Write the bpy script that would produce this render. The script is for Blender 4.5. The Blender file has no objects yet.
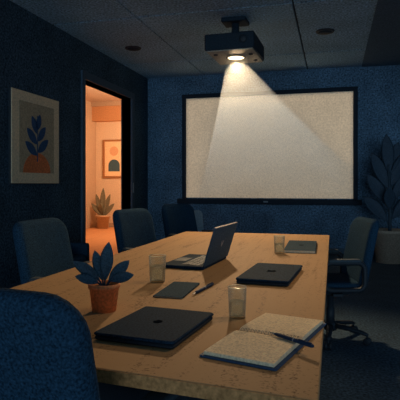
import bpy, bmesh, math, random
from mathutils import Vector, Matrix
random.seed(7)
scene = bpy.context.scene
C = scene.collection
PI = math.pi
R = math.radians

# ------------------------------------------------------------------ camera
cd = bpy.data.cameras.new('camera')
cd.sensor_width = 36.0
cd.lens = 36.0 * 500 / 400
cd.shift_y = -0.04
cd.clip_start = 0.02
cam = bpy.data.objects.new('camera', cd)
cam.location = (0, 0, 1.2)
cam.rotation_euler = (R(90), 0, R(14.9))
C.objects.link(cam)
scene.camera = cam

# ------------------------------------------------------------------ world, exposure, lights
W = bpy.data.worlds.new('world')
scene.world = W
W.use_nodes = True
bg = W.node_tree.nodes['Background']
bg.inputs['Color'].default_value = (0.30, 0.58, 0.90, 1)
bg.inputs['Strength'].default_value = 0.28
scene.view_settings.view_transform = 'Standard'
scene.view_settings.look = 'None'
scene.view_settings.exposure = 0.0
scene.view_settings.gamma = 1.0
scene.view_settings.use_curve_mapping = False

LENS = Vector((-1.148, 6.03, 2.735))
SCREEN_Y = 8.86
SX0, SX1, SZ0, SZ1 = -2.62, 0.33, 0.95, 2.775


def link_light(name, typ, loc, energy, color, rot=(0, 0, 0), **kw):
    d = bpy.data.lights.new(name, typ)
    d.energy = energy
    d.color = color
    for k, v in kw.items():
        setattr(d, k, v)
    o = bpy.data.objects.new(name, d)
    o.location = loc
    o.rotation_euler = rot
    C.objects.link(o)
    return o


# the projector's image: a point source in the lens with a rectangular picture mask
beam = link_light('projector_beam_light', 'SPOT', LENS, 215, (1.0, 0.80, 0.55), (R(90), 0, 0),
                  spot_size=R(110), spot_blend=0.0, shadow_soft_size=0.05)
bd = beam.data
bd.use_nodes = True
nt = bd.node_tree
em = nt.nodes['Emission']
tc = nt.nodes.new('ShaderNodeTexCoord')
sp = nt.nodes.new('ShaderNodeSeparateXYZ')
nt.links.new(tc.outputs['Normal'], sp.inputs[0])


def lm(op, a, b=None):
    n = nt.nodes.new('ShaderNodeMath')
    n.operation = op
    for i, v in enumerate((a, b)):
        if v is None:
            continue
        if isinstance(v, (int, float)):
            n.inputs[i].default_value = v
        else:
            nt.links.new(v, n.inputs[i])
    return n.outputs[0]


az = lm('MAXIMUM', lm('ABSOLUTE', sp.outputs['Z']), 0.05)
tx = lm('DIVIDE', sp.outputs['X'], az)
ty = lm('DIVIDE', sp.outputs['Y'], az)
D = SCREEN_Y - LENS.y
mx = lm('MULTIPLY', lm('GREATER_THAN', tx, (SX0 - LENS.x) / D), lm('LESS_THAN', tx, (SX1 - LENS.x) / D))
my = lm('MULTIPLY', lm('GREATER_THAN', ty, (SZ0 - LENS.z) / D), lm('LESS_THAN', ty, (SZ1 - LENS.z) / D))
flat = lm('DIVIDE', 1.0, lm('POWER', az, 3.0))      # a projector's lens gives an even picture
nt.links.new(lm('MULTIPLY', lm('MULTIPLY', mx, my), flat), em.inputs['Strength'])

# light that leaks out under the projector towards the table
spill = link_light('projector_spill_light', 'SPOT', (LENS.x, LENS.y - 0.02, LENS.z - 0.03), 330, (1.0, 0.73, 0.44),
                   spot_size=R(84), spot_blend=1.0, shadow_soft_size=0.06)
spill.rotation_euler = (Vector((-0.45, 3.0, 0.75)) - spill.location).to_track_quat('-Z', 'Y').to_euler()
# added warm fill spot above right, brightening the table; no lamp is built
link_light('warm_fill_light', 'SPOT', (1.15, 2.9, 3.12), 68, (1.0, 0.72, 0.42),
           (Vector((-0.55, 2.3, 0.75)) - Vector((1.15, 2.9, 3.12))).to_track_quat('-Z', 'Y').to_euler(),
           spot_size=R(66), spot_blend=1.0, shadow_soft_size=0.08)
# lamp of the adjoining room
link_light('hall_lamp_light', 'POINT', (-4.0, 10.9, 2.5), 165, (1.0, 0.68, 0.44), shadow_soft_size=0.2)
# soft blue fill added from the open side behind the camera, no window there
link_light('blue_fill_light', 'SUN', (0, -3, 2.5), 0.66, (0.52, 0.78, 1.0), (R(91), 0, R(7)), angle=R(26))


# ------------------------------------------------------------------ materials
def mat(name, col, rough=0.8, grain=0.25, gscale=260, metal=0.0, bump=0.0, coords='Object', spec=0.3,
        blotch=0.0, bscale=3.0):
    m = bpy.data.materials.new(name)
    m.use_nodes = True
    n, l = m.node_tree.nodes, m.node_tree.links
    p = n['Principled BSDF']
    p.inputs['Roughness'].default_value = rough
    p.inputs['Metallic'].default_value = metal
    p.inputs['Specular IOR Level'].default_value = spec
    p.inputs['Base Color'].default_value = (*col, 1)
    if grain or blotch:
        t = n.new('ShaderNodeTexCoord')
        nz = n.new('ShaderNodeTexNoise')
        nz.inputs['Scale'].default_value = gscale
        nz.inputs['Detail'].default_value = 3
        l.new(t.outputs[coords], nz.inputs['Vector'])
        mr = n.new('ShaderNodeMapRange')
        mr.inputs['From Min'].default_value = 0.3
        mr.inputs['From Max'].default_value = 0.7
        mr.inputs['To Min'].default_value = 1 - grain
        mr.inputs['To Max'].default_value = 1 + grain
        l.new(nz.outputs['Fac'], mr.inputs['Value'])
        fac = mr.outputs['Result']
        if blotch:
            n2 = n.new('ShaderNodeTexNoise')
            n2.inputs['Scale'].default_value = bscale
            n2.inputs['Detail'].default_value = 4
            l.new(t.outputs[coords], n2.inputs['Vector'])
            m2 = n.new('ShaderNodeMapRange')
            m2.inputs['From Min'].default_value = 0.3
            m2.inputs['From Max'].default_value = 0.7
            m2.inputs['To Min'].default_value = 1 - blotch
            m2.inputs['To Max'].default_value = 1 + blotch
            l.new(n2.outputs['Fac'], m2.inputs['Value'])
            mm = n.new('ShaderNodeMath')
            mm.operation = 'MULTIPLY'
            l.new(fac, mm.inputs[0])
            l.new(m2.outputs['Result'], mm.inputs[1])
            fac = mm.outputs[0]
        vm = n.new('ShaderNodeVectorMath')
        vm.operation = 'SCALE'
        vm.inputs[0].default_value = col
        l.new(fac, vm.inputs['Scale'])
        l.new(vm.outputs[0], p.inputs['Base Color'])
        if bump:
            b = n.new('ShaderNodeBump')
            b.inputs['Strength'].default_value = bump
            b.inputs['Distance'].default_value = 0.004
            l.new(nz.outputs['Fac'], b.inputs['Height'])
            l.new(b.outputs[0], p.inputs['Normal'])
    return m


def wood_mat(name, col, dark, axis=1, scale=1.0, plank=0.0):
    m = bpy.data.materials.new(name)
    m.use_nodes = True
    n, l = m.node_tree.nodes, m.node_tree.links
    p = n['Principled BSDF']
    p.inputs['Roughness'].default_value = 0.7
    p.inputs['Specular IOR Level'].default_value = 0.08
    t = n.new('ShaderNodeTexCoord')
    mp = n.new('ShaderNodeMapping')
    s = [14 * scale] * 3
    s[axis] = 1.1 * scale
    mp.inputs['Scale'].default_value = s
    l.new(t.outputs['Object'], mp.inputs['Vector'])
    nz = n.new('ShaderNodeTexNoise')
    nz.inputs['Scale'].default_value = 1.6
    nz.inputs['Detail'].default_value = 7
    nz.inputs['Distortion'].default_value = 0.8
    l.new(mp.outputs[0], nz.inputs['Vector'])
    g = n.new('ShaderNodeTexNoise')
    g.inputs['Scale'].default_value = 130
    l.new(t.outputs['Object'], g.inputs['Vector'])
    ad = n.new('ShaderNodeMath')
    ad.operation = 'MULTIPLY_ADD'
    ad.inputs[1].default_value = 1.25
    l.new(g.outputs['Fac'], ad.inputs[0])
    l.new(nz.outputs['Fac'], ad.inputs[2])
    cr = n.new('ShaderNodeValToRGB')
    cr.color_ramp.elements[0].position = 0.76
    cr.color_ramp.elements[0].color = (*dark, 1)
    cr.color_ramp.elements[1].position = 1.52
    cr.color_ramp.elements[1].color = (*col, 1)
    l.new(ad.outputs[0], cr.inputs[0])
    l.new(cr.outputs[0], p.inputs['Base Color'])
    return m


M = {}
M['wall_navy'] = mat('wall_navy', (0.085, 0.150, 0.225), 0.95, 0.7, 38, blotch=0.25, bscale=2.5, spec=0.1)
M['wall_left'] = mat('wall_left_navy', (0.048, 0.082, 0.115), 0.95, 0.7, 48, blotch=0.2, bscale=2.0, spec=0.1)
M['ceiling'] = mat('ceiling_tile', (0.32, 0.50, 0.64), 0.95, 0.6, 40, blotch=0.15, bscale=1.5)
M['gap'] = mat('ceiling_gap', (0.05, 0.07, 0.09), 0.9, 0)
M['dark_band'] = mat('ceiling_dark_band', (0.10, 0.16, 0.22), 0.95, 0.3, 60)
M['carpet'] = mat('carpet', (0.045, 0.080, 0.115), 1.0, 0.7, 55, blotch=0.2, bscale=3, bump=0.5)
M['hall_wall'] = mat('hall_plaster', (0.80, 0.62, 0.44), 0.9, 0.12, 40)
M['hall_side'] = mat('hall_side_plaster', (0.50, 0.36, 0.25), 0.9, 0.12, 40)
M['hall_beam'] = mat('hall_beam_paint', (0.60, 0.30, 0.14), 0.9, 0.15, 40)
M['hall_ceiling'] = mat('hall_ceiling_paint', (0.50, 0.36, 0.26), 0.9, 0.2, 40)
M['hall_floor'] = wood_mat('hall_floor_wood', (0.60, 0.30, 0.14), (0.36, 0.15, 0.065), 1, 0.6)
M['trim'] = mat('door_frame_navy', (0.05, 0.085, 0.125), 0.7, 0.25, 60)
M['table'] = wood_mat('table_wood', (0.52, 0.295, 0.130), (0.21, 0.105, 0.042), 1)
M['warm_edge_tint'] = mat('near_edge_warm_tint', (0.52, 0.24, 0.09), 0.8, 0.35, 90, spec=0.05)
M['black'] = mat('black_plastic', (0.018, 0.024, 0.032), 0.55, 0.2, 120, spec=0.4)
M['arm_pad'] = mat('arm_pad_plastic', (0.055, 0.075, 0.090), 0.7, 0.2, 120)
M['fabric'] = mat('navy_fabric', (0.019, 0.050, 0.086), 0.95, 0.6, 170, bump=0.4, spec=0.04)
M['fabric_grey'] = mat('grey_fabric', (0.42, 0.50, 0.54), 0.95, 0.4, 150, bump=0.3)
M['charcoal'] = mat('charcoal_metal', (0.012, 0.031, 0.056), 0.8, 0.55, 170, spec=0.04)
M['charcoal_edge'] = mat('charcoal_edge', (0.018, 0.026, 0.036), 0.6, 0.2, 200, spec=0.2)
M['lid_metal'] = mat('lid_metal', (0.045, 0.085, 0.125), 0.7, 0.4, 170, spec=0.08)
M['keys'] = mat('key_plastic', (0.02, 0.026, 0.034), 0.6, 0)
M['emblem'] = mat('emblem_dark', (0.008, 0.011, 0.016), 0.9, 0, spec=0.0)
M['emblem_light'] = mat('emblem_grey', (0.20, 0.23, 0.26), 0.4, 0)
M['rim_pale'] = mat('pale_edge', (0.62, 0.52, 0.42), 0.6, 0.1)
M['cover_slate'] = mat('slate_cover', (0.036, 0.068, 0.092), 0.85, 0.5, 160, spec=0.04)
M['cover_blue'] = mat('blue_cover', (0.035, 0.075, 0.15), 0.7, 0.25, 180)
M['paper'] = mat('paper', (0.95, 0.74, 0.47), 0.95, 0.22, 150, spec=0.05)
M['ink'] = mat('ink', (0.46, 0.33, 0.20), 0.9, 0)
M['pen_blue'] = mat('pen_blue', (0.018, 0.036, 0.075), 0.6, 0, spec=0.15)
M['metal'] = mat('steel', (0.4, 0.4, 0.4), 0.35, 0, metal=0.9)
M['terracotta'] = mat('terracotta', (0.85, 0.31, 0.12), 0.85, 0.22, 110, blotch=0.12, bscale=14)
M['soil'] = mat('soil', (0.03, 0.022, 0.018), 1, 0.5, 120)
M['leaf_blue'] = mat('leaf_blue', (0.058, 0.115, 0.155), 0.7, 0.4, 160, spec=0.3)
M['leaf_dark'] = mat('leaf_dark', (0.030, 0.055, 0.085), 0.7, 0.3, 60)
M['leaf_grey'] = mat('leaf_grey_green', (0.20, 0.19, 0.13), 0.8, 0.2, 40)
M['stem'] = mat('stem', (0.035, 0.06, 0.085), 0.8, 0.2)
M['pot_grey'] = mat('pot_grey', (0.36, 0.28, 0.21), 0.9, 0.25, 50)
M['pot_tan'] = mat('pot_tan', (0.60, 0.42, 0.27), 0.9, 0.15, 50)
M['art_cream'] = mat('art_cream', (0.92, 0.68, 0.42), 0.9, 0.18, 60)
M['art_beige'] = mat('art_beige', (0.52, 0.39, 0.24), 0.9, 0.25, 60)
M['art_blue'] = mat('art_blue', (0.035, 0.085, 0.18), 0.9, 0.25, 60)
M['art_orange'] = mat('art_orange', (0.78, 0.21, 0.07), 0.9, 0.25, 60)
M['art_apricot'] = mat('art_apricot', (0.78, 0.44, 0.25), 0.9, 0.2, 60)
M['art_edge'] = mat('art_edge', (0.03, 0.04, 0.05), 0.8, 0)
M['picture_frame'] = mat('picture_frame_wood', (0.40, 0.18, 0.07), 0.7, 0.1)
M['screen'] = mat('screen_cloth', (0.76, 0.66, 0.53), 0.95, 0.16, 36, blotch=0.05, bscale=3)
M['screen_frame'] = mat('screen_frame_black', (0.018, 0.026, 0.038), 0.8, 0.2, 60, spec=0.1)
M['projector'] = mat('projector_shell', (0.020, 0.033, 0.047), 0.7, 0.25, 60, spec=0.15)
M['projector_base'] = mat('projector_underside', (0.42, 0.40, 0.34), 0.8, 0.25, 60)


def emit(name, col, s):
    m = bpy.data.materials.new(name)
    m.use_nodes = True
    p = m.node_tree.nodes['Principled BSDF']
    p.inputs['Base Color'].default_value = (*col, 1)
    p.inputs['Emission Color'].default_value = (*col, 1)
    p.inputs['Emission Strength'].default_value = s
    return m


M['lens_glow'] = emit('lens_glow', (1.0, 0.80, 0.50), 2.2)


def glassy(name, tint, pale, pale_col, ior):
    """thin clear glass / water: transparent, mirror-like at the rim, a touch of pale scatter"""
    m = bpy.data.materials.new(name)
    m.use_nodes = True
    n, l = m.node_tree.nodes, m.node_tree.links
    n.remove(n['Principled BSDF'])
    tr = n.new('ShaderNodeBsdfTransparent')
    tr.inputs['Color'].default_value = (*tint, 1)
    df = n.new('ShaderNodeBsdfTranslucent')
    df.inputs['Color'].default_value = (*pale_col, 1)
    gl = n.new('ShaderNodeBsdfGlossy')
    gl.inputs['Roughness'].default_value = 0.08
    fr = n.new('ShaderNodeFresnel')
    fr.inputs['IOR'].default_value = ior
    m1, m2 = n.new('ShaderNodeMixShader'), n.new('ShaderNodeMixShader')
    lw = n.new('ShaderNodeLayerWeight')
    lw.inputs['Blend'].default_value = 0.25
    ed = n.new('ShaderNodeMath')
    ed.operation = 'MULTIPLY_ADD'
    ed.use_clamp = True
    ed.inputs[1].default_value = 0.6
    ed.inputs[2].default_value = pale
    l.new(lw.outputs['Facing'], ed.inputs[0])
    l.new(ed.outputs[0], m1.inputs[0])
    l.new(tr.outputs[0], m1.inputs[1])
    l.new(df.outputs[0], m1.inputs[2])
    sc_ = n.new('ShaderNodeMath')
    sc_.operation = 'MULTIPLY'
    sc_.inputs[1].default_value = 0.35
    l.new(fr.outputs[0], sc_.inputs[0])
    l.new(sc_.outputs[0], m2.inputs[0])
    l.new(m1.outputs[0], m2.inputs[1])
    l.new(gl.outputs[0], m2.inputs[2])
    l.new(m2.outputs[0], n['Material Output'].inputs['Surface'])
    return m


M['glass'] = glassy('clear_glass', (0.86, 0.88, 0.88), 0.0, (0.9, 0.85, 0.75), 1.3)
M['glass_rim'] = glassy('glass_rim', (0.97, 0.98, 0.98), 0.55, (0.95, 0.90, 0.78), 1.3)
M['water'] = glassy('water', (0.84, 0.86, 0.86), 0.18, (0.95, 0.88, 0.72), 1.25)


# ------------------------------------------------------------------ mesh helpers
def obj(name, bm, m, parent=None, smooth=False, kind=None):
    bmesh.ops.recalc_face_normals(bm, faces=bm.faces)
    me = bpy.data.meshes.new(name)
    bm.to_mesh(me)
    bm.free()
    if isinstance(m, str):
        m = M[m]
    me.materials.append(m)
    if smooth:
        for p in me.polygons:
            p.use_smooth = True
    o = bpy.data.objects.new(name, me)
    C.objects.link(o)
    if parent:
        o.parent = parent
    if kind:
        o['kind'] = kind
    return o


def tag(o, label, cat, group=None):
    o['label'] = label
    o['category'] = cat
    if group:
        o['group'] = group
    return o


def thing(name, label, cat, loc=(0, 0, 0), rz=0.0, group=None):
    o = bpy.data.objects.new(name, None)
    o.empty_display_size = 0.1
    C.objects.link(o)
    o.location = loc
    o.rotation_euler = (0, 0, rz)
    return tag(o, label, cat, group)


def copy_tree(o, parent=None):
    c = o.copy()
    C.objects.link(c)
    if parent:
        c.parent = parent
    for ch in list(o.children):
        copy_tree(ch, c)
    return c


def box(bm, x0, x1, y0, y1, z0, z1, bev=0.0, seg=2):
    r = bmesh.ops.create_cube(bm, size=1.0)
    vs = r['verts']
    for v in vs:
        v.co = Vector(((x0 + x1) / 2 + v.co.x * (x1 - x0), (y0 + y1) / 2 + v.co.y * (y1 - y0),
                       (z0 + z1) / 2 + v.co.z * (z1 - z0)))
    if bev:
        es = list({e for v in vs for e in v.link_edges})
        bmesh.ops.bevel(bm, geom=es, offset=bev, segments=seg, profile=0.5, affect='EDGES')
    return bm


def B(*a, **k):
    return box(bmesh.new(), *a, **k)


def loft(bm, rings, cap0=True, cap1=True, closed=True):
    vr = [[bm.verts.new(p) for p in r] for r in rings]
    n = len(vr[0])
    for a, b in zip(vr[:-1], vr[1:]):
        for i in range(n if closed else n - 1):
            j = (i + 1) % n
            bm.faces.new((a[i], a[j], b[j], b[i]))
    if cap0:
        bm.faces.new(vr[0][::-1])
    if cap1:
        bm.faces.new(vr[-1])
    return vr


def lathe(bm, prof, n=32, c=(0, 0, 0), closed_profile=False):
    rings = [[(c[0] + r * math.cos(2 * PI * i / n), c[1] + r * math.sin(2 * PI * i / n), c[2] + z) for i in range(n)]
             for r, z in prof]
    if closed_profile:
        rings.append(rings[0])
        vr = loft(bm, rings, False, False)
        bmesh.ops.remove_doubles(bm, verts=bm.verts, dist=1e-6)
    else:
        loft(bm, rings)
    return bm


def tube(bm, pts, r, n=10, flat=1.0, closed=False, up=None):
    pts = [Vector(p) for p in pts]
    rings = []
    m = len(pts)
    ref = Vector(up) if up else None
    for i, p in enumerate(pts):
        if closed:
            t = pts[(i + 1) % m] - pts[i - 1]
        else:
            t = pts[min(i + 1, m - 1)] - pts[max(i - 1, 0)]
        t.normalize()
        u = ref if ref else (Vector((0, 0, 1)) if abs(t.z) < 0.9 else Vector((1, 0, 0)))
        a = t.cross(u).normalized()
        b = a.cross(t).normalized()
        rr = r[i] if isinstance(r, (list, tuple)) else r
        rings.append([p + a * rr * math.cos(2 * PI * k / n) + b * rr * flat * math.sin(2 * PI * k / n) for k in range(n)])
    if closed:
        rings.append(rings[0])
        loft(bm, rings, False, False)
        bmesh.ops.remove_doubles(bm, verts=bm.verts, dist=1e-6)
    else:
        loft(bm, rings)
    return bm


def rrect(w, h, r, n=5):
    out = []
    r = max(min(r, w / 2 - 1e-4, h / 2 - 1e-4), 1e-4)
    for cx, cy, a0 in ((w / 2 - r, h / 2 - r, 0), (-w / 2 + r, h / 2 - r, 90), (-w / 2 + r, -h / 2 + r, 180), (w / 2 - r, -h / 2 + r, 270)):
        for k in range(n + 1):
            a = R(a0 + 90 * k / n)
            out.append((cx + r * math.cos(a), cy + r * math.sin(a)))
    return out


def slab(w, h, t, r, edge, fn=None, n=5, es=4):
    """rounded slab in XY with thickness along Z, soft edges; fn maps each point"""
    bm = bmesh.new()
    rings = []
    prof = []
    for k in range(es + 1):
        a = R(90 * k / es)
        prof.append((edge * (1 - math.sin(a)), -t / 2 + edge * (1 - math.cos(a))))
    prof += [(i, -z) for i, z in prof[::-1]]
    base = []
    for s in (0.15, 0.5, 0.8):
        base.append((s, -t / 2))
    allr = [('s', s, z) for s, z in base] + [('i', i, z) for i, z in prof] + [('s', s, -z) for s, z in base[::-1]]
    for kind, q, z in allr:
        if kind == 'i':
            o = rrect(w - 2 * q, h - 2 * q, r - q * 0.6, n)
        else:
            o = [(x * q, y * q) for x, y in rrect(w - 2 * edge, h - 2 * edge, r - edge * 0.6, n)]
        rings.append([(x, y, z) for x, y in o])
    if fn:
        rings = [[fn(*p) for p in rg] for rg in rings]
    loft(bm, rings)
    return bm


def leaf_bm(base, direction, length, width, droop=0.3, fold=0.25, up=(0, 0, 1), thick=0.0015, n=10, roll=0.0, shape=1.08):
    bm = bmesh.new()
    d = Vector(direction).normalized()
    u = Vector(up)
    side = d.cross(u)
    if side.length < 1e-3:
        side = Vector((1, 0, 0))
    side.normalize()
    nrm = side.cross(d).normalized()
    q = Matrix.Rotation(roll, 3, d)
    side = q @ side
    nrm = q @ nrm
    rings = []
    for i in range(n + 1):
        s = i / n
        w = width / 2 * max(math.sin(PI * s ** shape) ** 0.78 if 0 < s < 1 else 0, 0.03)
        c = Vector(base) + d * length * s + Vector((0, 0, -1)) * droop * length * s * s
        rg = []
        for k in range(7):
            t = -1 + 2 * k / 6
            rg.append(c + side * w * t + nrm * (fold * w * abs(t) + thick * (1 - t * t) + 1e-4))
        for k in range(5, 0, -1):
            t = -1 + 2 * k / 6
            rg.append(c + side * w * t + nrm * (fold * w * abs(t) - thick * (1 - t * t) - 1e-4))
        rings.append(rg)
    loft(bm, rings)
    return bm


def poly_prism(bm, pts, plane, d0, d1):
    """extrude 2D pts; plane 'yz' -> x from d0..d1, 'xz' -> y, 'xy' -> z"""
    def P(a, b, d):
        return {'yz': (d, a, b), 'xz': (a, d, b), 'xy': (a, b, d)}[plane]
    loft(bm, [[P(a, b, d0) for a, b in pts], [P(a, b, d1) for a, b in pts]])
    return bm


def S(name, bm, m):
    return obj(name, bm, m, kind='structure')


# ------------------------------------------------------------------ room shell
XL, YB, H, XR = -3.40, 8.92, 3.20, 2.30
Y0 = -2.6
DY0, DY1, DZ = 6.40, 8.09, 2.68
WT = 0.16
S('floor', B(XL - WT, XR, Y0, YB, -0.1, 0), 'carpet')
wl = bmesh.new()
box(wl, XL - WT, XL, Y0, DY0, 0, H)
box(wl, XL - WT, XL, DY1, YB, 0, H)
box(wl, XL - WT, XL, DY0, DY1, DZ, H)
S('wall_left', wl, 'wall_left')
S('wall_back', B(XL - WT, XR + 0.16, YB, YB + 0.16, 0, H), 'wall_navy')
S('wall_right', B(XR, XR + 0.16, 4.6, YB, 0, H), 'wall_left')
# ceiling: large tiles set in dark grooves
cb = bmesh.new()
gx = [XL, -2.28, -0.43, 0.47]
gy = [Y0, -1.0, 1.2, 3.4, 5.6, 7.8, YB]
for i in range(len(gx) - 1):
    for j in range(len(gy) - 1):
        box(cb, gx[i] + 0.012 * (i > 0), gx[i + 1] - 0.012 * (i < 2), gy[j] + 0.02 * (j > 0), gy[j + 1] - 0.02 * (j < 5), H, H + 0.04)
S('ceiling', cb, 'ceiling')
S('trim_1', B(XL - WT, XR + 0.16, Y0, YB + 0.16, H + 0.04, H + 0.1), 'gap')
S('trim_2', B(0.47, XR, Y0, YB, H - 0.012, H + 0.039), 'dark_band')  # darker band along the right side of the ceiling
# baseboards
S('baseboard_back', B(XL, XR, YB - 0.018, YB, 0, 0.10), 'trim')
bb = bmesh.new()
box(bb, XL, XL + 0.018, Y0, DY0 - 0.12, 0, 0.10)
box(bb, XL, XL + 0.018, DY1 + 0.12, YB - 0.018, 0, 0.10)
S('baseboard_left', bb, 'trim')
# door frame and the open navy door panel edge at the far jamb
df = bmesh.new()
box(df, XL - WT - 0.02, XL + 0.03, DY1, DY1 + 0.11, 0, DZ + 0.11)
box(df, XL - WT - 0.02, XL + 0.03, DY0 - 0.09, DY0, 0, DZ + 0.11)
box(df, XL - WT - 0.02, XL + 0.03, DY0, DY1, DZ, DZ + 0.11)
dr = S('door_1', df, 'trim')
obj('strike_plate', B(XL + 0.030, XL + 0.034, DY1 + 0.03, DY1 + 0.06, 1.05, 1.22, bev=0.001), 'metal', dr)

# ------------------------------------------------------------------ adjoining room
HX0, HX1, HY0, HY1, HH = -6.42, XL - WT, 5.2, 12.8, 3.45
S('floor_hall', B(HX0, HX1, HY0, HY1, -0.1, 0.0), 'hall_floor')
S('floor_threshold', B(XL - WT, XL, DY0, DY1, -0.002, 0.004), 'hall_floor')
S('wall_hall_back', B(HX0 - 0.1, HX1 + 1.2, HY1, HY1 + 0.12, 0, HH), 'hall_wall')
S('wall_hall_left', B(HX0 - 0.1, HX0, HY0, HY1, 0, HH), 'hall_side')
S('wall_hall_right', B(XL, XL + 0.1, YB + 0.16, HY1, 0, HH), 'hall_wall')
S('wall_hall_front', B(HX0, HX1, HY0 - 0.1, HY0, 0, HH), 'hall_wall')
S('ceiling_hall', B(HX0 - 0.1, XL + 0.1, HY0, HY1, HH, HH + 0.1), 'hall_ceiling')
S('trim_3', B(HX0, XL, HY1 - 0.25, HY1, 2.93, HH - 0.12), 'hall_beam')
S('hall_crown_shade', B(HX0, XL, HY1 - 0.30, HY1, HH - 0.12, HH), 'hall_side')  # dark strip standing in for the crown shadow under the hall ceiling
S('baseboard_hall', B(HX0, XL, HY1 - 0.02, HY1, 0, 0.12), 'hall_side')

# ------------------------------------------------------------------ projection screen
scr = thing('projection_screen', 'large wall-mounted projection screen with black frame, lit warm white by the projector', 'screen',
            ((SX0 + SX1) / 2, YB, SZ0))
w2, hh = (SX1 - SX0) / 2, SZ1 - SZ0
obj('screen_surface', B(-w2, w2, -0.06, -0.05, 0, hh), 'screen', scr)
fb = bmesh.new()
t = 0.075
box(fb, -w2 - t, -w2, -0.085, -0.002, -0.02, hh + t, bev=0.006)
box(fb, w2, w2 + t, -0.085, -0.002, -0.02, hh + t, bev=0.006)
box(fb, -w2, w2, -0.085, -0.002, hh, hh + t, bev=0.006)
obj('screen_frame', fb, 'screen_frame', scr)
bar = obj('bottom_bar', B(-w2 - 0.16, w2 + 0.14, -0.13, -0.002, -0.11, -0.02, bev=0.012), 'screen_frame', scr)
obj('pull_tab', B(-0.04, 0.04, -0.14, -0.13, -0.075, -0.05, bev=0.003), 'emblem_light', bar)

# ------------------------------------------------------------------ projector
pj = thing('ceiling_projector', 'dark box projector hanging from the ceiling, glowing lens underneath', 'projector', (-1.15, 6.0, H), R(-2))
obj('ceiling_plate', B(-0.15, 0.15, -0.13, 0.13, -0.05, 0.0, bev=0.012), 'projector', pj)
obj('mount_pole', lathe(bmesh.new(), [(0.048, -0.27), (0.048, -0.04)], 20), 'projector', pj, True)
pb = obj('housing', B(-0.295, 0.295, -0.35, 0.36, -0.445, -0.25, bev=0.022, seg=3), 'projector', pj)
obj('underside', B(-0.275, 0.275, -0.33, 0.34, -0.454, -0.44, bev=0.004), 'projector_base', pj)
kb = bmesh.new()
lathe(kb, [(0.0005, 0), (0.042, 0), (0.046, 0.012), (0.034, 0.02), (0.0005, 0.02)], 20)
bmesh.ops.rotate(kb, cent=(0, 0, 0), matrix=Matrix.Rotation(R(90), 3, 'X'), verts=kb.verts)
bmesh.ops.translate(kb, vec=(0.17, -0.35, -0.34), verts=kb.verts)
obj('rear_knob', kb, 'black', pj, True)
obj('lens_ring', lathe(bmesh.new(), [(0.102, -0.454), (0.102, -0.459), (0.118, -0.459), (0.120, -0.454)], 32, (0, 0.03, 0), True), 'projector', pj, True)
obj('lens', lathe(bmesh.new(), [(0.0005, -0.4545), (0.101, -0.4545), (0.101, -0.457), (0.0005, -0.457)], 32, (0, 0.03, 0)), 'lens_glow', pj, True)
for sx, sy in ((-0.2, -0.18), (0.21, -0.1), (0.21, 0.2)):
    obj('foot', lathe(bmesh.new(), [(0.024, -0.466), (0.026, -0.452)], 14, (sx, sy, 0)), 'black', pj, True)

# haze in the beam between lens and screen
hz = bmesh.new()
lz = LENS.z - 0.022
near = [(LENS.x - 0.10, LENS.y - 0.07, lz), (LENS.x + 0.10, LENS.y - 0.07, lz), (LENS.x + 0.10, LENS.y + 0.07, lz), (LENS.x - 0.10, LENS.y + 0.07, lz)]
sy = SCREEN_Y - 0.012
far = [(-2.36, sy, 0.97), (0.30, sy, 0.97), (0.30, sy, 1.45), (-0.92, sy, 2.60), (-1.98, sy, 2.60)]
for p in near + far:
    hz.verts.new(p)
bmesh.ops.convex_hull(hz, input=hz.verts)
hm = bpy.data.materials.new('haze')
hm.use_nodes = True
n, l = hm.node_tree.nodes, hm.node_tree.links
n.remove(n['Principled BSDF'])
vs = n.new('ShaderNodeVolumeScatter')
vs.inputs['Color'].default_value = (1, 0.95, 0.85, 1)
vs.inputs['Density'].default_value = 0.14
vs.inputs['Anisotropy'].default_value = -0.65
l.new(vs.outputs[0], n['Material Output'].inputs['Volume'])
hobj = obj('beam_haze', hz, hm, kind='stuff')
tag(hobj, 'hazy glowing light beam fanning from the projector to the screen', 'haze')

# ------------------------------------------------------------------ ceiling discs
for k, (x, y, lab) in enumerate(((-2.84, 6.85, 'small dark round ceiling fitting left of the projector'),
                                 (-0.10, 6.74, 'small dark round ceiling fitting right of the projector'))):
    if k == 0:
        f = thing('ceiling_sensor', lab, 'ceiling fitting', (x, y, H), 0, 'ceiling fittings')
        obj('rim', lathe(bmesh.new(), [(0.085, 0), (0.085, -0.014), (0.115, -0.014), (0.12, 0)], 28, (0, 0, 0), True), 'black', f, True)
        obj('cover', lathe(bmesh.new(), [(0.0005, 0), (0.085, 0), (0.085, -0.02), (0.05, -0.03), (0.0005, -0.032)], 28), 'charcoal_edge', f, True)
        f0 = f
    else:
        f = copy_tree(f0)
        f.location = (x, y, H)
        f['label'] = lab

# ------------------------------------------------------------------ art on the left wall
ax0, ay0, ay1, az0, az1 = XL, 4.70, 5.68, 1.20, 2.255
ac, aw, ah = (ay0 + ay1) / 2, ay1 - ay0, az1 - az0
art = thing('framed_artwork', 'cream art print of a blue leafy sprig over an orange half circle', 'picture', (XL, ac, az0))
obj('backing', B(0.0, 0.03, -aw / 2, aw / 2, 0, ah, bev=0.003), 'art_edge', art)
obj('mount_board', B(0.03, 0.038, -aw / 2 + 0.008, aw / 2 - 0.008, 0.008, ah - 0.008), 'art_cream', art)
pr = obj('print', B(0.038, 0.040, -aw / 2 + 0.14, aw / 2 - 0.13, 0.13, ah - 0.12), 'art_beige', art)
hc = [(0.28 * math.cos(R(a)), 0.13 + 0.235 * math.sin(R(a))) for a in range(0, 181, 9)]
obj('orange_half_circle', poly_prism(bmesh.new(), hc, 'yz', 0.040, 0.0415), 'art_orange', pr)
sg = bmesh.new()
poly_prism(sg, [(-0.010, 0.26), (0.010, 0.26), (0.006, 0.80), (-0.006, 0.80)], 'yz', 0.0415, 0.043)


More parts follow.
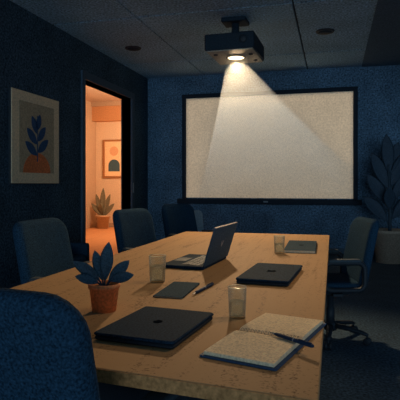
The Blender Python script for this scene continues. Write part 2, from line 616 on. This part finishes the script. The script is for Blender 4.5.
def flat_leaf(bm, y, z, ang, ln, wd):
    pts = []
    for k in range(13):
        s = k / 12
        pts.append((s * ln, wd / 2 * math.sin(PI * s) ** 0.8))
    for k in range(11, 0, -1):
        s = k / 12
        pts.append((s * ln, -wd / 2 * math.sin(PI * s) ** 0.8))
    ca, sa = math.cos(R(ang)), math.sin(R(ang))
    poly_prism(bm, [(y + a * ca - b * sa, z + a * sa + b * ca) for a, b in pts], 'yz', 0.0415, 0.0432)


for y, z, a, ln, wd in ((0.0, 0.63, 74, 0.20, 0.10), (-0.005, 0.585, 118, 0.23, 0.105), (0.005, 0.50, 48, 0.25, 0.105), (-0.005, 0.465, 140, 0.27, 0.11),
                        (0.005, 0.37, 36, 0.28, 0.11), (-0.005, 0.335, 148, 0.28, 0.11)):
    flat_leaf(sg, y, z, a, ln, wd)
obj('blue_sprig', sg, 'art_blue', pr)

# picture in the adjoining room
hp = thing('framed_picture', 'wood-framed picture of an orange disc above a dark arch in the warm room', 'picture', (-5.86, HY1, 1.37))
pw, ph = 0.66, 1.06
fb = bmesh.new()
for a in ((-pw / 2, -pw / 2 + .05, 0, ph), (pw / 2 - .05, pw / 2, 0, ph), (-pw / 2 + .05, pw / 2 - .05, 0, .05), (-pw / 2 + .05, pw / 2 - .05, ph - .05, ph)):
    box(fb, a[0], a[1], -0.05, 0, a[2], a[3], bev=0.004)
obj('frame', fb, 'picture_frame', hp)
pp = obj('print', B(-pw / 2 + .05, pw / 2 - .05, -0.03, -0.01, 0.05, ph - .05), 'art_cream', hp)
obj('orange_disc', poly_prism(bmesh.new(), [(0.0 + 0.13 * math.cos(R(a)), 0.74 + 0.13 * math.sin(R(a))) for a in range(0, 360, 12)], 'xz', -0.033, -0.03), 'art_apricot', pp)
obj('dark_arch', poly_prism(bmesh.new(), [(-0.17, 0.18), (0.17, 0.18)] + [(0.17 * math.cos(R(a)), 0.34 + 0.17 * math.sin(R(a))) for a in range(0, 181, 12)], 'xz', -0.033, -0.03), 'leaf_blue', pp)

# ------------------------------------------------------------------ conference table
TX0, TX1, TY0, TY1, TT = -1.35, -0.03, 1.12, 4.55, 0.75
tb = thing('conference_table', 'long rectangular wooden conference table in the middle of the room', 'table', ((TX0 + TX1) / 2, (TY0 + TY1) / 2, 0))
hw, hl = (TX1 - TX0) / 2, (TY1 - TY0) / 2
tm = B(-hw, hw, -hl, hl, TT - 0.034, TT, bev=0.003)
for v in tm.verts:
    if v.co.y < 0:
        v.co.y += 0.01 - 0.065 * v.co.x / hw      # the near end is cut slightly out of square
obj('tabletop', tm, 'table', tb)
eb = B(-hw + 0.002, hw - 0.002, -hl - 0.002, -hl + 0.001, TT - 0.033, TT - 0.0015)  # added strip; its orange colour makes up for missing warm light on this edge
for v in eb.verts:
    v.co.y += 0.01 - 0.065 * v.co.x / hw
obj('warm_edge_tint', eb, 'warm_edge_tint', tb)
ap = bmesh.new()
box(ap, -hw + .36, hw - .36, -hl + .5, -hl + .53, 0.66, TT - .034)
box(ap, -hw + .36, hw - .36, hl - .53, hl - .5, 0.66, TT - .034)
box(ap, -hw + .36, -hw + .39, -hl + .53, hl - .53, 0.66, TT - .034)
box(ap, hw - .39, hw - .36, -hl + .53, hl - .53, 0.66, TT - .034)
obj('apron', ap, 'charcoal_edge', tb)
for sy in (-1, 1):
    pm = bmesh.new()
    box(pm, -0.28, 0.28, sy * (hl - 0.75) - 0.05, sy * (hl - 0.75) + 0.05, 0.03, TT - 0.034, bev=0.01)
    pd = obj('pedestal', pm, 'charcoal_edge', tb)
    obj('foot_plate', B(-0.36, 0.36, sy * (hl - 0.75) - 0.11, sy * (hl - 0.75) + 0.11, 0, 0.03, bev=0.008), 'charcoal_edge', pd)


# ------------------------------------------------------------------ office chairs (front = +Y)
def back_map(x, y, z):
    # x across, y up, z thickness (front = +): gentle wrap and recline
    yy = y + 0.26
    x = x * (1.0 - 0.10 * max(yy - 0.15, 0))
    f = z + 0.35 * x * x - 0.21 * yy + 0.05 * math.sin(PI * min(max(yy / 0.52, 0), 1)) * 0.3
    return (x, -0.205 + f, 0.455 + yy)


def arm_path(s):
    x = s * 0.285
    pts = []
    w, h, r = 0.31, 0.21, 0.055
    for a, b in rrect(w, h, r, 5):
        pts.append((x, -0.03 + a, 0.555 + b))
    return pts


def make_chair(label):
    t = thing('office_chair', label, 'chair', group='conference chairs')
    obj('backrest', slab(0.52, 0.54, 0.075, 0.085, 0.034, back_map), 'fabric', t, True)
    obj('seat', slab(0.50, 0.47, 0.085, 0.09, 0.038, lambda x, y, z: (x, y + 0.02, z + 0.455 - 0.25 * max(y - 0.12, 0) ** 1.5)), 'fabric', t, True)
    br = bmesh.new()
    tube(br, [(0, -0.03, 0.405), (0, -0.18, 0.405), (0, -0.265, 0.43), (0, -0.285, 0.50), (0, -0.285, 0.66)], 0.03, 10, 0.5)
    obj('back_bracket', br, 'black', t, True)
    for s in (-1, 1):
        ar = bmesh.new()
        tube(ar, arm_path(s), 0.020, 10, 1.0, True, up=(1, 0, 0))
        a = obj('armrest', ar, 'black', t, True)
        obj('arm_pad', B(s * 0.285 - 0.032, s * 0.285 + 0.032, -0.15, 0.10, 0.665, 0.69, bev=0.011, seg=3), 'arm_pad', a, True)
        obj('arm_bracket', B(min(s * .18, s * .29), max(s * .18, s * .29), -0.02, 0.06, 0.400, 0.425, bev=0.006), 'black', a)
    obj('mechanism', B(-0.11, 0.11, -0.12, 0.13, 0.375, 0.415, bev=0.012), 'black', t)
    obj('gas_lift', lathe(bmesh.new(), [(0.034, 0.11), (0.034, 0.25), (0.026, 0.255), (0.026, 0.38)], 18), 'black', t, True)
    obj('hub', lathe(bmesh.new(), [(0.05, 0.075), (0.055, 0.09), (0.055, 0.125), (0.04, 0.14)], 20), 'black', t, True)
    for k in range(5):
        a = 2 * PI * k / 5 + 0.3
        c, s = math.cos(a), math.sin(a)
        lg = bmesh.new()
        tube(lg, [(c * 0.03, s * 0.03, 0.112), (c * 0.16, s * 0.16, 0.105), (c * 0.28, s * 0.28, 0.085), (c * 0.305, s * 0.305, 0.075)],
             [0.030, 0.025, 0.020, 0.016], 10, 0.75)
        lo = obj('leg', lg, 'black', t, True)
        wm = bmesh.new()
        for off in (-0.017, 0.017):
            w = bmesh.new()
            lathe(w, [(0.012, -0.010), (0.026, -0.010), (0.029, -0.005), (0.029, 0.005), (0.026, 0.010), (0.012, 0.010)], 16)
            q = Matrix.Rotation(a, 4, 'Z') @ Matrix.Rotation(R(90), 4, 'X')
            w.transform(Matrix.Translation((c * 0.30 - s * off, s * 0.30 + c * off, 0.029)) @ q)
            me = bpy.data.meshes.new('tmp')
            w.to_mesh(me)
            w.free()
            wm.from_mesh(me)
            bpy.data.meshes.remove(me)
        tube(wm, [(c * .30, s * .30, 0.029), (c * .30, s * .30, 0.08)], 0.007, 8)
        obj('caster', wm, 'black', lo, True)
    return t


chair_spots = [
    # x, y, rotation, scale, label
    (-0.69, 1.20, -7, 1.0, 'navy fabric office chair seen from behind at the near end of the table'),
    (-1.44, 2.69, -91, 1.0, 'navy fabric office chair on the left side, in front of the leaf print'),
    (-1.40, 3.95, -104, 1.0, 'navy fabric office chair on the left side, in front of the bright doorway'),
    (-1.37, 5.08, -112, 1.0, 'navy fabric office chair at the far left corner of the table, below the screen'),
    (-0.02, 4.02, 106, 0.95, 'navy fabric swivel chair on the right side of the table, beside the tall plant'),
]
c0 = make_chair(chair_spots[0][4])
for i, (x, y, a, s, lab) in enumerate(chair_spots):
    c = c0 if i == 0 else copy_tree(c0)
    c.location = (x, y, 0)
    c.rotation_euler = (0, 0, R(a))
    c['label'] = lab
    c.scale = (s, s, s)

# low grey chair beyond the table end
lc = thing('visitor_chair', 'low-backed pale grey chair beyond the far left table corner', 'chair', (-1.50, 5.78, 0), R(-120))
obj('backrest', slab(0.44, 0.42, 0.06, 0.05, 0.024, lambda x, y, z: (x, -0.2 + z - 0.12 * (y + .2), 0.66 + y)), 'fabric_grey', lc, True)
obj('seat', slab(0.46, 0.45, 0.07, 0.06, 0.03, lambda x, y, z: (x, y, z + 0.44)), 'fabric_grey', lc, True)
for sx in (-1, 1):
    for sy in (-1, 1):
        obj('leg', tube(bmesh.new(), [(sx * .2, sy * .19, 0), (sx * .17, sy * .16, 0.41)], [0.012, 0.017], 10), 'black', lc, True)

# dark pouf-like armchair by the doorway
tu = thing('tub_chair', 'low dark navy tub chair near the doorway, mostly hidden by a chair back', 'chair', (-2.93, 4.98, 0), R(-90))
tu.scale = (0.88, 0.88, 0.86)
obj('seat', slab(0.50, 0.50, 0.20, 0.12, 0.05, lambda x, y, z: (x, y + .02, z + 0.36)), 'fabric', tu, True)
sh = bmesh.new()
rings = []
for k in range(19):
    a = R(180 + 180 * k / 18)
    c, s = math.cos(a), math.sin(a)
    top = 0.60 + 0.10 * max(-s, 0) ** 1.5
    rg = []
    for q, (dr_, zz) in enumerate(((-0.04, 0.14), (0.04, 0.14), (0.05, 0.40), (0.045, top - .03), (0.02, top), (-0.02, top), (-0.045, top - .03), (-0.05, 0.40))):
        rr = 0.30 + dr_
        rg.append((c * rr, s * rr, zz))
    rings.append(rg)
rings = [[(p[0], p[1] + 0.22, p[2]) for p in rings[0]]] + rings + [[(p[0], p[1] + 0.22, p[2]) for p in rings[-1]]]
loft(sh, rings)
obj('shell', sh, 'fabric', tu, True)
for sx in (-1, 1):
    for sy in (-1, 1):
        obj('leg', tube(bmesh.new(), [(sx * .22, sy * .2, 0), (sx * .2, sy * .18, 0.27)], [0.014, 0.02], 10), 'black', tu, True)


# ------------------------------------------------------------------ things on the table
def squircle_lid(bm, w, d, z0, z1, r=0.012, e=0.003):
    rings = []
    for i, z in ((e, z0), (0, z0 + e), (0, z1 - e), (e, z1)):
        rings.append([(x, y, z) for x, y in rrect(w - 2 * i, d - 2 * i, r, 4)])
    loft(bm, rings)
    return bm


def round_emblem(bm, z, r=0.016):
    pts = []
    for k in range(24):
        a = 2 * PI * k / 24
        rr = r * (1 - 0.10 * math.cos(2 * a))
        pts.append((rr * math.cos(a), rr * math.sin(a)))
    poly_prism(bm, pts, 'xy', z, z + 0.0006)
    return bm


def closed_laptop(name, label, w, d, loc, rz, emblem_pts, th=0.022):
    t = thing(name, label, 'laptop', loc, rz, 'laptops on the table')
    obj('base', squircle_lid(bmesh.new(), w - 0.004, d - 0.004, 0.003, th * 0.55), 'charcoal_edge', t)
    ld = obj('lid', squircle_lid(bmesh.new(), w, d, th * 0.62, th), 'charcoal', t)
    if emblem_pts is None:
        obj('emblem', round_emblem(bmesh.new(), th), 'emblem', ld)
    else:
        obj('emblem', poly_prism(bmesh.new(), emblem_pts, 'xy', th, th + 0.0006), 'emblem', ld)
    obj('hinge', tube(bmesh.new(), [(-w / 2 + 0.0, -d * 0.35, th * 0.55), (-w / 2 + 0.0, d * 0.35, th * 0.55)], th * 0.2, 10), 'charcoal_edge', t, True)
    for sx in (-1, 1):
        for sy in (-1, 1):
            obj('foot', lathe(bmesh.new(), [(0.007, 0), (0.007, 0.004)], 12, (sx * (w / 2 - .03), sy * (d / 2 - .03), 0)), 'black', t)
    return t


closed_laptop('closed_laptop', 'closed charcoal laptop nearest the camera, beside the terracotta pot', 0.255, 0.335, (-0.524, 1.462, TT), R(-6), None, 0.024)
closed_laptop('closed_laptop', 'closed black laptop on the right half of the table, behind the open notebook', 0.242, 0.47, (-0.290, 2.445, TT), R(-4), [(-0.02, -0.025), (0.02, -0.025), (0.024, 0.0), (0.012, 0.03), (-0.004, 0.012), (-0.02, 0.03)], 0.026)

# open laptop, user side towards the left chairs
ol = thing('open_laptop', 'open charcoal laptop with its screen turned away from the camera', 'laptop', (-0.757, 2.745, TT), R(-4.4), 'laptops on the table')
lw, ldp = 0.245, 0.44
ob = obj('base', squircle_lid(bmesh.new(), lw, ldp, 0.002, 0.018), 'charcoal', ol)
kb = bmesh.new()
for i in range(4):
    for j in range(12):
        cx, cy = 0.075 - i * 0.027, -0.165 + j * 0.030
        box(kb, cx - 0.011, cx + 0.011, cy - 0.012, cy + 0.012, 0.018, 0.0198)
obj('keyboard', kb, 'keys', ob)
obj('touchpad', B(-0.112, -0.04, -0.06, 0.06, 0.018, 0.0186), 'charcoal_edge', ob)
lb = bmesh.new()
ll = 0.212
squircle_lid(lb, ll, ldp, 0, 0.009, e=0.002)
T_l = Matrix.Translation((lw / 2 - 0.004, 0, 0.019)) @ Matrix.Rotation(R(-73), 4, 'Y') @ Matrix.Translation((ll / 2, 0, -0.009))
lb.transform(T_l)
lid = obj('lid', lb, 'lid_metal', ol)
dp = B(-ll / 2 + .012, ll / 2 - .012, -ldp / 2 + .012, ldp / 2 - .012, 0.009, 0.0096)
dp.transform(T_l)
obj('display', dp, 'keys', lid)
eb = poly_prism(bmesh.new(), [(-0.018, -0.003), (0.012, -0.022), (0.02, -0.014), (-0.004, 0.0), (0.02, 0.014), (0.012, 0.022), (-0.018, 0.003)], 'xy', -0.0006, 0.0)
eb.transform(T_l)
obj('emblem', eb, 'emblem_light', lid)
te = B(ll / 2 - 0.001, ll / 2 + 0.003, -ldp / 2 + 0.008, ldp / 2 - 0.008, 0.0005, 0.0085, bev=0.001)
te.transform(T_l)
obj('top_edge', te, 'rim_pale', lid)
obj('hinge', tube(bmesh.new(), [(lw / 2 - .004, -0.15, 0.017), (lw / 2 - .004, 0.15, 0.017)], 0.006, 10), 'charcoal_edge', ol, True)


# notebooks
def closed_notebook(name, label, w, d, loc, rz, th, cover, edge, emblem):
    t = thing(name, label, 'notebook', loc, rz, 'closed notebooks')
    obj('back_cover', squircle_lid(bmesh.new(), w, d, 0, 0.002, 0.008, 0.0006), cover, t)
    obj('pages', B(-w / 2 + .004, w / 2 - .004, -d / 2 + .003, d / 2 - .004, 0.002, th - 0.002), edge, t)
    fc = obj('front_cover', squircle_lid(bmesh.new(), w, d, th - 0.002, th, 0.008, 0.0006), cover, t)
    obj('spine', B(-w / 2 - 0.001, -w / 2 + .004, -d / 2 + 0.004, d / 2 - 0.004, 0.0005, th - 0.0005, bev=0.0005), cover, t)
    if emblem:
        obj('emblem', round_emblem(bmesh.new(), th, emblem), 'emblem', fc)
    return t


closed_notebook('notebook', 'slate-covered notebook at the far right corner of the table, beside a glass', 0.205, 0.58, (-0.216, 3.60, TT), R(1), 0.018, 'cover_slate', 'paper', 0.018)
closed_notebook('notebook', 'thin slate notebook lying between the open laptop and the near closed laptop', 0.122, 0.30, (-0.634, 2.02, TT), R(1.5), 0.007, 'cover_slate', 'paper', 0)


# pens
def pen(label, p0, p1, z, r=0.0055, tilt=0.0):
    p0, p1 = Vector(p0), Vector(p1)
    L = (p1 - p0).length
    t = thing('pen', label, 'pen', ((p0.x + p1.x) / 2, (p0.y + p1.y) / 2, z), math.atan2(p1.y - p0.y, p1.x - p0.x), 'pens on the table')

    def cyl(prof):
        b = bmesh.new()
        lathe(b, prof, 14)
        b.transform(Matrix.Translation((0, 0, r)) @ Matrix.Rotation(R(90), 4, 'Y'))
        return b
    obj('barrel', cyl([(r * .6, -L * .38), (r, -L * .30), (r, L * .45), (r * .7, L * .5)]), 'pen_blue', t, True)
    obj('tip', cyl([(0.0008, -L * .5), (r * .6, -L * .38)]), 'metal', t, True)
    obj('band', cyl([(r * 1.04, L * .06), (r * 1.04, L * .085)]), 'metal', t, True)
    obj('clip', B(L * .18, L * .47, -0.0016, 0.0016, 2 * r, 2 * r + 0.002, bev=0.0005), 'pen_blue', t)
    return t


pen('slim dark pen beside the thin slate notebook', (-0.546, 1.93), (-0.515, 2.16), TT, 0.007)

# open notebook: spine runs across, pages each side
nb = thing('open_notebook', 'open spiral notebook with handwritten cream pages and blue cover at the near right corner', 'notebook', (-0.179, 1.455, TT), R(-104))
# local x: along long direction (towards near end), local y: across
NL, NW = 0.445, 0.200


def page_z(x):
    a = min(abs(x) / (NL / 2), 1)
    return 0.004 + 0.014 * (1 - a) ** 0.0 - 0.0075 * math.exp(-abs(x) / 0.012) - 0.004 * a * a


obj('cover', squircle_lid(bmesh.new(), NL + 0.016, NW + 0.014, 0, 0.005, 0.006, 0.001), 'cover_blue', nb)
for s in (-1, 1):
    bm = bmesh.new()
    rings = []
    for k in range(15):
        x = s * (0.002 + (NL / 2 - 0.004) * k / 14)
        z = page_z(x)
        rings.append([(x, -NW / 2 + .003, 0.005), (x, NW / 2 - .003, 0.005), (x, NW / 2 - .003, z), (x, -NW / 2 + .003, z)])
    loft(bm, rings)
    pg = obj('page_block', bm, 'paper', nb)
    wr = bmesh.new()
    rows = 9
    for rw in range(rows):
        x0 = s * (0.032 + rw * (NL / 2 - 0.055) / (rows - 1))
        y = -NW / 2 + 0.02
        end = NW / 2 - 0.02 - random.random() * 0.03
        while y < end:
            ln = random.uniform(0.012, 0.034)
            ph0 = random.random() * 6
            e = min(y + ln, end)
            nst = max(3, int((e - y) / 0.0025))
            prev = None
            for q in range(nst + 1):
                yy = y + (e - y) * q / nst
                xx = x0 + 0.0022 * math.sin(ph0 + q * 2.1) + 0.001 * math.sin(q * 0.9 + ph0)
                zz = page_z(xx) + 0.0004
                a = wr.verts.new((xx - 0.0005, yy, zz))
                b = wr.verts.new((xx + 0.0005, yy, zz))
                if prev:
                    wr.faces.new((prev[0], prev[1], b, a))
                prev = (a, b)
            y = e + random.uniform(0.008, 0.016)
    obj('handwriting', wr, 'ink', pg)
sb = bmesh.new()
for k in range(17):
    y = -NW / 2 + 0.014 + k * (NW - 0.028) / 16
    pts = [(0.009 * math.cos(2 * PI * q / 14), y, 0.013 + 0.008 * math.sin(2 * PI * q / 14)) for q in range(14)]
    tube(sb, pts, 0.0009, 6, 1.0, True, up=(0, 1, 0))
obj('spiral_binding', sb, 'ink', nb, True)
pen('blue ballpoint pen lying across the open notebook', (-0.175, 1.44), (-0.050, 1.345), TT + 0.0185, 0.0055)


# glasses of water
def glass(label, loc, r, h, water):
    t = thing('water_glass', label, 'glass', loc, 0, 'water glasses')
    w = 0.0022
    prof = [(0.0004, 0), (r * .84, 0), (r * .87, 0.003), (r, h - 0.001), (r - w / 2, h), (r - w, h - 0.001), (r * .87 - w + 0.0004, 0.012), (r * .8, 0.009), (0.0004, 0.009)]
    obj('tumbler', lathe(bmesh.new(), prof, 40), 'glass', t, True)
    obj('rim', tube(bmesh.new(), [((r - w / 2) * math.cos(2 * PI * q / 40), (r - w / 2) * math.sin(2 * PI * q / 40), h) for q in range(40)], 0.0013, 8, 1.0, True), 'glass_rim', t, True)
    k = 0.0006
    rb, rt = r * .87 - w + 0.0008 - k, r * .87 - w + 0.0004 + (r * .13) * ((water - .012) / (h - .012)) - k
    obj('water', lathe(bmesh.new(), [(0.0004, 0.0096), (r * .8, 0.0096), (rb, 0.0126), (rt, water), (0.0004, water)], 40), 'water', t, True)
    return t


glass('half-full water glass on the left, between the potted plant and the open laptop', (-0.780, 2.17, TT), 0.040, 0.122, 0.075)
glass('water glass beside the open notebook, nearest of the three glasses', (-0.312, 1.66, TT), 0.032, 0.104, 0.056)
glass('water glass at the far right, beside the far slate notebook', (-0.338, 3.28, TT), 0.036, 0.113, 0.062)


# ------------------------------------------------------------------ plants
def pot(parent, r0, r1, h, lip, m, soil_m='soil'):
    prof = [(0.0005, 0), (r0, 0), (r0 + (r1 - r0) * .8, h - lip), (r1 * 1.03, h - lip), (r1 * 1.06, h), (r1 * .94, h), (r1 * .88, h - lip), (r1 * .82, h * .78), (0.0005, h * .78)]
    p = obj('pot', lathe(bmesh.new(), prof, 40), m, parent, True)
    obj('soil', lathe(bmesh.new(), [(0.0005, h * .78), (r1 * .87, h * .80), (r1 * .87, h * .86), (0.0005, h * .9)], 30), soil_m, parent, True)
    return p


tp = thing('potted_plant', 'small blue-leaved plant in a terracotta pot on the left of the table', 'plant', (-0.786, 1.63, TT), 0, 'potted plants')
pot(tp, 0.042, 0.054, 0.098, 0.016, 'terracotta')
leaves = [  # azimuth (deg, 0=+x right), elevation, length, width, base height, droop, roll
    (15, 84, 0.140, 0.050, 0.105, 0.0, 0), (165, 74, 0.115, 0.040, 0.105, 0.02, 0), (10, 48, 0.112, 0.042, 0.100, 0.06, 0.3),
    (190, 46, 0.135, 0.042, 0.105, 0.18, -0.3), (0, 20, 0.092, 0.040, 0.105, 0.10, 0.2), (200, 20, 0.088, 0.040, 0.100, 0.02, 0.2),
    (90, 62, 0.10, 0.038, 0.10, 0.05, 0),
]
for az_, el, ln, wd, bz, dr_, ro in leaves:
    a, e = R(az_ + 15), R(el)
    d = Vector((math.cos(a) * math.cos(e), math.sin(a) * math.cos(e), math.sin(e)))
    b = Vector((d.x * 0.02, d.y * 0.02, bz))
    lf = obj('leaf', leaf_bm(b, d, ln, wd, dr_, 0.25, (0.2, -1, 0.55), 0.0012, roll=ro), 'leaf_blue', tp, True)
    obj('stalk', tube(bmesh.new(), [(d.x * .006, d.y * .006, 0.08), b * 0.98, b + d * 0.02], [0.0035, 0.003, 0.002], 8), 'stem', lf, True)

fp = thing('potted_plant', 'tall dark large-leaved plant in a grey floor pot against the back wall', 'plant', (0.84, 8.17, 0), 0, 'potted plants')
pot(fp, 0.20, 0.27, 0.50, 0.05, 'pot_grey')
obj('trunk', tube(bmesh.new(), [(0, 0, 0.4), (0.01, 0, 0.9), (-0.02, 0, 1.5)], [0.028, 0.022, 0.012], 10), 'stem', fp, True)
for az_, el, ln, wd, bz, dr_ in ((176, 52, 0.56, 0.21, 0.62, 0.10), (4, 52, 0.56, 0.21, 0.66, 0.10), (178, 60, 0.60, 0.21, 0.88, 0.08), (2, 60, 0.60, 0.21, 0.94, 0.08),
                                 (172, 68, 0.64, 0.20, 1.12, 0.04), (8, 68, 0.62, 0.20, 1.16, 0.04), (130, 84, 0.62, 0.19, 1.36, 0.0), (30, 74, 0.52, 0.18, 1.36, 0.02),
                                 (262, 60, 0.46, 0.18, 0.80, 0.1)):
    a, e = R(az_), R(el)
    d = Vector((math.cos(a) * math.cos(e), math.sin(a) * math.cos(e), math.sin(e)))
    lf = obj('leaf', leaf_bm(Vector((d.x * 0.05, d.y * .05, bz)), d, ln, wd, dr_, 0.2, (0, -1, 0.4), 0.003), 'leaf_dark', fp, True)
    obj('stalk', tube(bmesh.new(), [(0, 0, bz - 0.12), (d.x * .06, d.y * .06, bz + 0.02)], 0.008, 8), 'stem', lf, True)

hpl = thing('potted_plant', 'grey-green potted plant on the floor of the warm room through the doorway', 'plant', (-6.02, 12.4, 0), 0, 'potted plants')
pot(hpl, 0.14, 0.185, 0.36, 0.05, 'pot_tan')
for az_, el, ln, wd, bz, dr_ in ((90, 88, 0.78, 0.17, 0.34, 0), (175, 72, 0.66, 0.15, 0.34, 0.02), (5, 72, 0.66, 0.15, 0.34, 0.02), (180, 50, 0.5, 0.14, 0.34, 0.05), (0, 50, 0.5, 0.14, 0.34, 0.05), (270, 66, 0.45, 0.14, 0.34, 0.05)):
    a, e = R(az_), R(el)
    d = Vector((math.cos(a) * math.cos(e), math.sin(a) * math.cos(e), math.sin(e)))
    obj('leaf', leaf_bm(Vector((d.x * 0.03, d.y * .03, bz - 0.02)), d, ln, wd, dr_, 0.2, (0, -1, 0.3), 0.003), 'leaf_grey', hpl, True)
